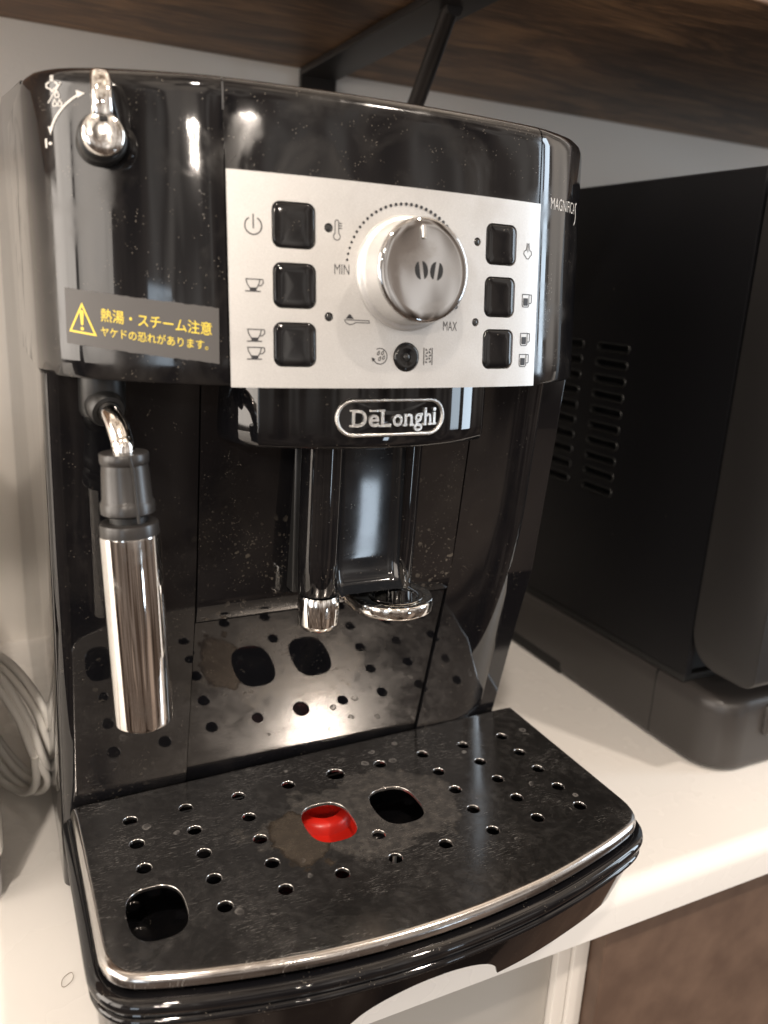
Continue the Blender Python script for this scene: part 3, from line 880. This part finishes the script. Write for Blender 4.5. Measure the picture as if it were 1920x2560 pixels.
# ---------------- spout housing with badge
XC = 0.0
HH = [(-58, 46), (-57.5, 34), (-56.5, 28.5), (-54, 22), (-49, 14.6), (-46.5, 12.8), (-36, 8.6), (-24, 5.2), (-12, 3.1), (0, 2.4)]
HP = catmull([Vector((x + XC, y)) for x, y in HH] + [Vector((-x + XC, y)) for x, y in HH[-2::-1]], 6)
rings = []
for z, ins in ((262, 0), (256, 0), (250, 0), (244, 0), (238, 0), (234.6, 0.1), (233.2, 0.5), (232.3, 1.3), (231.9, 2.6), (231.8, 6)):
    ring = []
    for i, p in enumerate(HP):
        t = (HP[min(i + 1, len(HP) - 1)] - HP[max(i - 1, 0)]).normalized(); n = Vector((t.y, -t.x))
        q = p - n * ins; ring.append((q.x, q.y + 0.03 * (z - 244), z))
    rings.append(ring)
n = len(rings[0]); vs = [p for r in rings for p in r]; fs = grid_faces(len(rings), n); fs.append(tuple(range((len(rings) - 1) * n, len(rings) * n)))
mesh_obj('spout_housing', vs, fs, 'housing', cmach, True, 40)
hx = [p.x for p in HP]; hy = [p.y for p in HP]
def on_house(u, v, h):
    d = 1.0
    def y(x): return interp(x, hx, hy) + 0.03 * (v - 244)
    nrm = Vector(((y(u + d) - y(u - d)) / (2 * d), -1, 0.0)).normalized()
    return Vector((u, y(u), v)) + nrm * h
bx, bz, bw, bh = 1.2, 244.2, 46.0, 14.4
base = rounded_rect(bx, bz, bw, bh, bh / 2 - 0.01, 14)
rings = []
for s, h in ((0.0, -0.3), (0.0, 0.9), (0.25, 1.25), (0.7, 1.4), (1.2, 1.25), (1.45, 0.9), (1.5, 0.2)):
    rings.append([tuple(on_house(x, z, h)) for x, z in rounded_rect(bx, bz, bw - 2 * s, bh - 2 * s, bh / 2 - s - 0.01, 14)])
bframe = loft('brand_badge', rings, 'badge', cmach, True, False, False, 60)
rings = [[tuple(on_house(x, z, 0.25)) for x, z in rounded_rect(bx, bz, (bw - 2.6) * s, (bh - 2.6) * s, (bh / 2 - 1.31) * s, 14)] for s in (1.0, 0.6, 0.2)]
loft('badge_field', rings, 'housing', bframe, True, False, True)
def raised_text(name, parts, mat, parent, fn, h0, h1):
    """solid raised letters from flat glyphs"""
    bm = bmesh.new()
    for (body, x0, x1, z0, z1, bold) in parts:
        vs, fs = text_geo(body, bold)
        ax, bx_ = min(v[0] for v in vs), max(v[0] for v in vs); ay, by = min(v[1] for v in vs), max(v[1] for v in vs)
        bv = [bm.verts.new((x0 + (x - ax) / (bx_ - ax) * (x1 - x0), z0 + (y - ay) / (by - ay) * (z1 - z0), 0)) for x, y in vs]
        nf = []
        for f in fs:
            try: nf.append(bm.faces.new([bv[i] for i in f]))
            except ValueError: pass
        bmesh.ops.remove_doubles(bm, verts=[v for v in bm.verts if v.co.z == 0], dist=1e-4)
    r = bmesh.ops.extrude_face_region(bm, geom=list(bm.faces))
    top = [g for g in r['geom'] if isinstance(g, bmesh.types.BMVert)]
    tset = set(top)
    for v in bm.verts: v.co = fn(v.co.x, v.co.y, h1 if v in tset else h0)
    return bm_obj(name, bm, mat, parent, False)
parts = [('D', -15.6, -9.9, 240.9, 247.4, 0.020), ('e', -9.2, -5.0, 240.9, 245.6, 0.020), ('L', -4.3, -0.2, 240.9, 247.4, 0.020),
         ('o', 0.5, 4.7, 240.9, 245.6, 0.020), ('n', 5.4, 9.2, 240.9, 245.7, 0.020), ('g', 9.7, 13.7, 238.8, 245.7, 0.020), ('h', 14.4, 17.7, 240.9, 247.7, 0.020), ('i', 18.5, 19.9, 240.9, 247.7, 0.020)]
raised_text('badge_lettering', parts, 'badge', bframe, on_house, 0.1, 1.1)
rings = [[tuple(on_house(x, z, h)) for x, z in rounded_rect(-7.1, 246.9, 3.4 * s, 0.8 * s, 0.2, 3)] for s, h in ((1, 0.1), (1, 0.9), (0.8, 1.1))]
loft('letter_bar', rings, 'badge', bframe, True, False, True)
# serif feet so the letters read as slab type
for (x0, x1, z) in ((-16.4, -13.4, 240.9), (-16.4, -13.4, 246.6), (-5.1, -2.6, 246.6), (-5.1, -2.8, 240.9), (4.9, 7.0, 240.9), (7.9, 10.0, 240.9), (13.8, 15.7, 240.9), (16.4, 18.2, 240.9), (18.1, 20.5, 240.9)):
    rings = [[tuple(on_house(x, zz, h)) for x, zz in rounded_rect((x0 + x1) / 2, z + 0.4, (x1 - x0) * s, 0.85 * s, 0.15, 2)] for s, h in ((1, 0.1), (1, 0.85), (0.85, 1.05))]
    loft('letter_serif', rings, 'badge', bframe, True, False, True)

# ---------------- spout tower
for px, py, pr, zb in ((-17.8, 23.0, 8.2, 167.6), (25.6, 34.5, 6.2, 161.8)):
    rings = []
    for z in (236, 210, 185, zb + 0.6, zb):
        ring = []
        for k in range(40):
            a = 2 * math.pi * k / 40
            r = pr - (0.5 if z == zb else 0)
            yy = r * math.sin(a); yy = yy if yy < 0 else yy * 1.8      # round front, stretched back to the wall
            ring.append((px + r * math.cos(a), py + yy + 0.036 * (236 - z), z))
        rings.append(ring)
    loft('spout_pillar', rings, 'housing', cmach, True, True, True, 50)
plan = []
for k in range(21):
    t = -1 + k / 10; plan.append((6.5 + 15.0 * t, 32.5 - 0.5 * t * t - (3.0 * max(0, abs(t) - 0.85) / 0.15)))
rings = []
for z, dy in ((236, 0), (215, 0), (195, 0), (180, 0), (174, -0.3), (170, -1.4), (167.5, -3.2), (166.0, -5.5), (165.4, -8.0)):
    rings.append([(x, y + dy, z) for x, y in plan])
mesh_obj('spout_panel', [p for r in rings for p in r], grid_faces(len(rings), 21), 'spout_sheen', cmach, True, 60)
box('spout_back', (-25.5, 35, 164.5), (31.5, 56, 236), 'dark_plastic', cmach, 1.0)
nz = lathe('spout_nozzle', [(5.6, 153.2), (7.6, 153.0), (8.3, 153.8), (8.7, 155.5), (8.75, 162), (8.55, 166.2), (8.1, 167.4)], 'chrome_dirty', cmach, (-17.6, 24.6, 0), (0, 0, 1), (1, 0, 0), 48, 40)
lathe('nozzle_mouth', [(5.8, 153.1), (5.2, 153.3), (5.0, 160)], 'cavity', nz, (-17.6, 24.6, 0), (0, 0, 1), (1, 0, 0), 32, 40)
# chrome plate with an open ring where the second nozzle is missing
out = [(1.3, 44.5)]
for k in range(25):
    a = math.radians(180 + 180 * k / 24); out.append((18.6 + 17.2 * math.cos(a), 28.5 + 16.6 * math.sin(a)))
out += [(33.5, 44.5)]
hole = circle(18.8, 25.6, 9.4, 36)
bm = bmesh.new()
TILT = 0.0
def rp(x, y, z): return (x, y, z - (y - 28) * TILT)
loops = fill_with_holes(bm, out, [hole], lambda p: rp(p[0], p[1], 161.6))
oc = Vector((17.6, 30)); hc = Vector((18.8, 25.6))
def ofs(lp, c, d): return [tuple(Vector(p) + (Vector(p) - c).normalized() * d) for p in lp]
skirt(bm, loops[0], [[rp(*q, 161.55) for q in ofs(out, oc, 0.3)], [rp(*q, 161.2) for q in ofs(out, oc, 0.9)], [rp(*q, 160.5) for q in ofs(out, oc, 1.2)], [rp(*q, 156.6) for q in ofs(out, oc, 1.3)], [rp(*q, 156.0) for q in ofs(out, oc, 0.9)], [rp(*q, 155.8) for q in ofs(out, oc, -0.6)]])
skirt(bm, loops[1], [[rp(*q, 161.5) for q in ofs(hole, hc, -0.3)], [rp(*q, 161.0) for q in ofs(hole, hc, -0.7)], [rp(*q, 160.2) for q in ofs(hole, hc, -0.8)], [rp(*q, 156.0) for q in ofs(hole, hc, -0.8)], [rp(*q, 155.8) for q in ofs(hole, hc, -0.5)]])
ring = bm_obj('spout_ring', bm, 'chrome_dirty', cmach, True, 40)
ring['label'] = 'chrome spout plate with an empty ring'
lathe('ring_collar', [(9.9, 161.4), (11.3, 161.7), (11.9, 162.1), (11.6, 162.4), (10.4, 162.4), (9.2, 161.6), (8.9, 160)], 'chrome', ring, (18.8, 25.6, 0.0), (0, 0, 1), (1, 0, 0), 48, 50)

# ---------------- steam wand
wand_top = Vector((-96.2, 9.5, 233.5)); wand_bot = Vector((-92.6, 6.0, 134.0))
wd = (wand_top - wand_bot).normalized()
sleeve = lathe('steam_wand', [(5.0, -21.5), (8.2, -21.3), (9.1, -20.6), (9.15, -17.4), (8.7, -16.6), (8.45, -15.9), (7.9, -6.0), (7.65, -4.0), (8.0, -3.6), (8.2, -3.0), (8.2, -0.5), (7.9, 0.0), (4.5, 0.1)], 'sleeve_plastic', cmach, wand_top, wd, (1, 0, 0), 56, 35)
sleeve['label'] = 'chrome steam wand with black plastic sleeve'
joint = Vector((-99.0, 25.0, 245.5))
path = catmull([joint + Vector((0, 4, 1)), joint, Vector((-98.3, 20.0, 244.2)), Vector((-97.3, 14.6, 241.2)), Vector((-96.5, 11.0, 236.8)), wand_top + wd * 1, wand_top - wd * 8], 8)
tube('wand_pipe', path, 3.75, 'wand_steel', sleeve, 20)
lathe('pipe_joint', [(6.2, -9), (6.6, -3), (6.4, 0.4), (5.6, 1.8), (4.2, 2.0), (3.4, 1.2)], 'dark_plastic', sleeve, joint, (0.18, -0.93, -0.32), (1, 0, 0), 36, 40)
lathe('joint_block', [(7.2, 0), (8.0, 2), (8.0, 14)], 'dark_plastic', sleeve, joint + Vector((-0.5, 7, -3)), (0, 0, 1), (1, 0, 0), 36, 40)
tube('sleeve_rib', [wand_top + wd * -0.2 + Vector((0.6, -7.9, 0)), wand_top + wd * -3.5 + Vector((1.2, -8.0, 0)), wand_top - wd * 8 + Vector((1.6, -7.75, 0)), wand_top - wd * 17 + Vector((1.8, -8.7, 0)), wand_top - wd * 22.6 + Vector((2.0, -8.9, 0))], 0.55, 'sleeve_plastic', sleeve, 10)
lathe('wand_neck', [(6.4, -27), (6.4, -21)], 'dark_plastic', sleeve, wand_top, wd, (1, 0, 0), 40, 40)
lathe('wand_collar', [(6.0, -24.0), (8.6, -23.9), (9.7, -24.3), (9.95, -25.2), (9.95, -28.3), (9.6, -28.7)], 'sleeve_plastic', sleeve, wand_top, wd, (1, 0, 0), 56, 35)
LB = (wand_top - wand_bot).length
lathe('wand_barrel', [(9.6, -28.2), (10.25, -28.4), (10.3, -29.0), (10.3, -LB + 1.2), (10.15, -LB + 0.4), (9.6, -LB), (8.2, -LB)], 'barrel', sleeve, wand_top, wd, (1, 0, 0), 96, 35)
lathe('wand_tip', [(8.0, -LB + 4), (7.8, -LB - 1.2), (7.0, -LB - 2.0), (3, -LB - 2.2)], 'wand_steel', sleeve, wand_top, wd, (1, 0, 0), 40, 35)

# ---------------- drip tray
TX = 2.2
TH = [(0, -59.6), (16, -59.2), (32, -58.0), (48, -56.2), (62, -53.8), (76, -50.8), (88, -47.9), (98, -45.0), (106, -42.2), (111.5, -39.2), (115.4, -34.6), (117.4, -29), (118, -23), (118, 0), (118, 25), (118, 50), (118, 63), (117.2, 65.6), (114, 66.6)]
half = catmull([Vector(p) for p in TH], 5)
TO = [Vector((TX - p.x, p.y)) for p in half[::-1]] + [Vector((TX + p.x, p.y)) for p in half[1:]]
def rear_y(x): return 0.0 + 0.035 * (x)
TO = [Vector((p.x, p.y + (0.03 * p.x if p.y > 60 else 0))) for p in TO]
nT = len(TO)
TN = []
for i in range(nT):
    t = (TO[(i + 1) % nT] - TO[i - 1]).normalized(); TN.append(Vector((t.y, -t.x)))
def toff(d, sy=0.0, dz=0.0): return [TO[i] + TN[i] * d for i in range(nT)]
GX = [TX - 0.7 + 23.75 * k for k in range(-4, 5)]
GY = [43.3, 27.0, 11.2, -4.8, -20.9]
hl = []
for k, gx in enumerate(GX):
    hl.append((gx, GY[0], 4.5 if k == 4 else 3.15))
    if k in (0, 1, 2, 6, 7, 8): hl += [(gx, GY[1], 3.15), (gx, GY[2], 3.15)]
    if k in (1, 2, 4, 6, 7, 8): hl.append((gx, GY[3], 3.15))
    if k != 0: hl.append((gx, GY[4], 3.15))
holes = [circle(x, y, r, 26) for x, y, r in hl] + [flat_oval(-14.9, 11.2, 22.2, 27.2), flat_oval(18.0, 11.2, 22.2, 27.2), flat_oval(-93.4, -14.0, 21.6, 28)]

# basin (the part), then plate and float as its sub-parts
def front_w(p): return max(0.0, min(1.0, (18 - p.y) / 50))
def basin_ring(z, ins, back=0.0):
    r = []
    for p, n in zip(TO, TN):
        q = p + n * (4.2 - ins); w = front_w(p)
        r.append((q.x, q.y + back * w, z))
    return r
idx_front = [i for i in range(nT)]
rings = []
for z, ins in ((43.5, 11), (54, 9), (58.6, 6.2), (59.0, 4.0), (58.6, 1.4), (57.6, 0.4), (56.2, 0.0), (54.8, 0.3), (53.9, 1.0), (53.4, 2.4), (52.6, 2.8), (51.8, 2.4), (51.4, 1.4), (50.6, 0.8), (49.6, 0.8), (48.8, 1.4), (48.2, 2.6)):
    rings.append(basin_ring(z, ins))
# sloping front with the finger arch
zt = 47.6
NR = 14
def front_point(p, n, t, extra=0.0):
    u = abs(p.x - 3.0) / 34.0
    zb = 20.0
    if p.y < -40 and u < 1: zb = 20.0 + 20.5 * (1 - u ** 2.0) ** 0.6
    z = zt + (zb - zt) * t
    back = 14.0 * (zt - z) / zt
    q = p + n * (4.2 - 2.9 - 3.0 * (zt - z) / zt - extra)
    return (q.x, q.y + back * front_w(p), z)
for j in range(NR + 1): rings.append([front_point(p, n, j / NR) for p, n in zip(TO, TN)])
rings.append([front_point(p, n, 1.0, 0.8) for p, n in zip(TO, TN)])
rings.append([front_point(p, n, 0.9, 2.2) for p, n in zip(TO, TN)])
rings.append([(q[0], q[1], 42.0) for q in [front_point(p, n, 0.2, 3.0) for p, n in zip(TO, TN)]])
vs = [p for r in rings for p in r]; fs = grid_faces(len(rings), nT, True); fs.append(tuple(range(nT))); fs.append(tuple(range((len(rings) - 1) * nT, len(rings) * nT)))
tray = mesh_obj('drip_tray', vs, fs, 'drawer_gloss', cmach, True, 38)

bm = bmesh.new()
loops = fill_with_holes(bm, [tuple(p) for p in toff(-3.6)], holes, lambda p: (p[0], p[1], 66.0))
rim = [[(q.x, q.y, z) for q in toff(d)] for d, z in ((-3.3, 66.0), (-2.6, 65.97), (-1.9, 65.82), (-1.25, 65.5), (-0.7, 65.0), (-0.3, 64.3), (-0.08, 63.5), (0.0, 62.6), (0.0, 61.6), (-0.4, 61.2), (-1.6, 61.2))]
skirt(bm, loops[0], rim)
for lp, h in zip(loops[1:], holes):
    cx = sum(p[0] for p in h) / len(h); cy = sum(p[1] for p in h) / len(h); c = Vector((cx, cy))
    skirt(bm, lp, [[(*q, 65.9) for q in ofs(h, c, -0.12)], [(*q, 65.7) for q in ofs(h, c, -0.2)], [(*q, 64.6) for q in ofs(h, c, -0.2)]])
gp = bm_obj('grill_plate', bm, 'plate', tray, True, 30)
gp['label'] = 'stained steel grill plate with round holes and three ovals'
fl = lathe('tray_float', [(23, 45), (23, 48), (22.4, 49.5), (19, 50.2), (15, 50.6), (13.8, 53.5), (12.2, 55.2), (9, 55.6), (7.8, 54.0), (6, 51.5), (0.5, 51)], 'red', tray, (-8, 36, 0), (0, 0, 1), (1, 0, 0), 56, 40)
box('float_stem', (-20.5, -0.5, 45), (-17.5, 3.0, 62), 'cavity', fl, 0.4)
tube('float_pin', [Vector((13.5, 1.5, 30)), Vector((13.5, 1.5, 56))], 0.9, 'cable', tray, 8)

# ------------------------------------------------------------------ black oven on the right
oven = empty('countertop_oven', 'boxy black countertop oven with side vent slots, right of the coffee machine', 'oven', (450, 230, 0))
OX = 262.0
slots = []
for k in range(10):
    z = 258.0 - 11.2 * k
    for (ya, yb) in ((166.0, 198.5), (214.0, 246.5)): slots.append(((ya + yb) / 2, z, abs(yb - ya), 5.2))
outer = []
for (ya, za, yb, zb, n) in ((76, 57, 418, 57, 12), (418, 57, 418, 366, 10), (418, 366, 76, 366, 12), (76, 366, 76, 57, 10)):
    for k in range(n): outer.append((ya + (yb - ya) * k / n, za + (zb - za) * k / n))
hs = [rounded_rect(y, z, w, h, 2.55, 4) for y, z, w, h in slots]
bm = bmesh.new()
loops = fill_with_holes(bm, outer, hs, lambda p: (OX, p[0], p[1]))
oc = Vector((247, 211))
skirt(bm, loops[0], [[(OX + 1.2, *(Vector(q) + Vector((1 if q[0] > 247 else -1, 1 if q[1] > 211 else -1)) * 0.6)) for q in outer], [(OX + 5, *(Vector(q) + Vector((1 if q[0] > 247 else -1, 1 if q[1] > 211 else -1)) * 0.6)) for q in outer]])
for lp, h in zip(loops[1:], hs):
    c = Vector((sum(p[0] for p in h) / len(h), sum(p[1] for p in h) / len(h)))
    skirt(bm, lp, [[(OX + 0.4, *q) for q in ofs(h, c, -0.1)], [(OX + 4.0, *q) for q in ofs(h, c, -0.1)]])
lip = None
for (y, z, w, h) in slots:
    if lip is None:
        rings = [[(x, yy, zz) for yy, zz in rounded_rect(0, 0, w + 2 * g, h + 2 * g, 2.55 + g, 5)] for x, g in ((0.3, 1.0), (-0.5, 0.8), (-0.9, 0.3), (-0.8, -0.3), (0.2, -0.6), (3.5, -0.7))]
        lip = loft('vent_slot', rings, 'vent_lip', None, True, False, False, 50); o = lip
    else:
        o = lip.copy(); C.objects.link(o)
    o.parent = oven; o.matrix_parent_inverse = Matrix.Translation(-oven.location)
    o.location = Vector((OX, y, z)) * MM
sp = under(bm_obj('side_panel', bm, 'oven_side', None, True, 40), oven)
under(box('oven_cavity', (OX + 4.2, 80, 58), (700, 415, 362), 'cavity', None), oven)
under(box('top_panel', (OX + 1.0, 76.5, 362.5), (704, 418, 367), 'oven_side', None, 0.8), oven)
# base with rounded front corner
def base_ring(z, ins, yfront=42.0, r=24.0, y1=418.0):
    pts = [(OX + ins, y1)]
    for k in range(11):
        a = math.radians(180 + 90 * k / 10); pts.append((OX + ins + (r) + r * math.cos(a), yfront + ins + r + r * math.sin(a)))
    pts += [(700, yfront + ins), (700, y1)]
    return [(x, y, z) for x, y in pts]
rings = [base_ring(z, i) for z, i in ((2.0, 3.5), (2.6, 1.2), (4.5, 0.2), (8, 0.0), (40, 0.0), (47, 0.4), (50, 2.0), (51.2, 5.0), (51.4, 9.0))]
bs = under(loft('oven_base', rings, 'oven_base', None, True, True, True, 40), oven)
under(box('base_seam', (OX - 0.05, 99.2, 4), (OX + 3, 100.0, 50), 'cavity', None), oven)
under(box('base_strip', (OX + 1.0, 77, 51.6), (704, 418, 56.4), 'cavity', None, 0.5), oven)
under(box('base_notch', (OX - 0.25, 198, 1.0), (OX + 20, 415, 10.5), 'cavity', None, 1.0), oven)
under(box('base_front', (300, 38.5, 24), (696, 60, 46), 'oven_base', None, 3.0), oven)
for fy in (80, 380): under(lathe('oven_foot', [(10, 0), (10, 4)], 'dark_plastic', None, (OX + 30, fy, 0), n=20), oven)
# door block
bm = bmesh.new()
poly = []
for (cy, cz, r, a0) in ((32, 354, 6, 90), (32, 78, 8, 180), (54, 90, 20, 270), (66, 356, 6, 0)):
    for k in range(7):
        a = math.radians(a0 + 90 * k / 6); poly.append((cy + r * math.cos(a), cz + r * math.sin(a)))
dd = under(prism_yz('oven_door', poly, OX - 1.0, 700, 'oven_door', None, 1.2), oven)
under(box('base_button', (322, 40.6, 8), (332, 43, 11.5), 'cavity', None, 0.6), oven)

# ------------------------------------------------------------------ left of the machine
wb = empty('white_appliance', 'white rounded appliance with grey foot at the far left edge', 'appliance', (-230, 108, 0))
under(box('housing', (-340, 92, 24), (-143.4, 124, 205), 'white_box', None, 5, 4), wb)
under(box('reflection_block', (-340, 123, 2), (-174, 330, 192), 'white_box', None, 7, 4), wb)  # unseen block, added so the machine's lower side reflects something darker
under(box('foot', (-334, 94, 0), (-145.5, 122, 24.5), 'grey_foot', None, 5, 4), wb)
cu_, cw_ = Vector((0.45, -0.893, 0)), Vector((-0.16, -0.05, 0.986))
cn_ = cu_.cross(cw_).normalized()
pts = []
turns = 4
for k in range(turns * 48 + 1):
    a = 2 * math.pi * k / 48; t = k / (turns * 48); w = min(int(a / (2 * math.pi)), 3)
    rr = (41.5, 38.5, 42.5, 40.0)[w] + 0.8 * math.sin(2.3 * a)
    pts.append(Vector((-138.5, 184, 46.5)) + cu_ * rr * math.cos(a) + cw_ * rr * math.sin(a) + cn_ * ((-6.5, -2.0, 2.4, 6.6)[w] + 1.2 * math.sin(a * 0.5 + w)))
pts = catmull(pts[::4], 4)
cb = tube('power_cable', pts, 2.2, 'cable', None, 10, up=tuple(cn_))
tag(cb, 'coiled white power cable standing between the coffee machine and the white appliance', 'cable')
hp = [Vector((-122.6 + 2.5 * math.cos(a), 36 + 3.4 * math.sin(a + 0.5), 0.35 + 0.2 * math.sin(3 * a))) for a in [2 * math.pi * k / 28 for k in range(28)]]
hr = tube('hair_loop', hp, 0.10, 'hair', None, 6, True)
tag(hr, 'thin brown loop of hair lying on the white counter by the drip tray', 'hair')
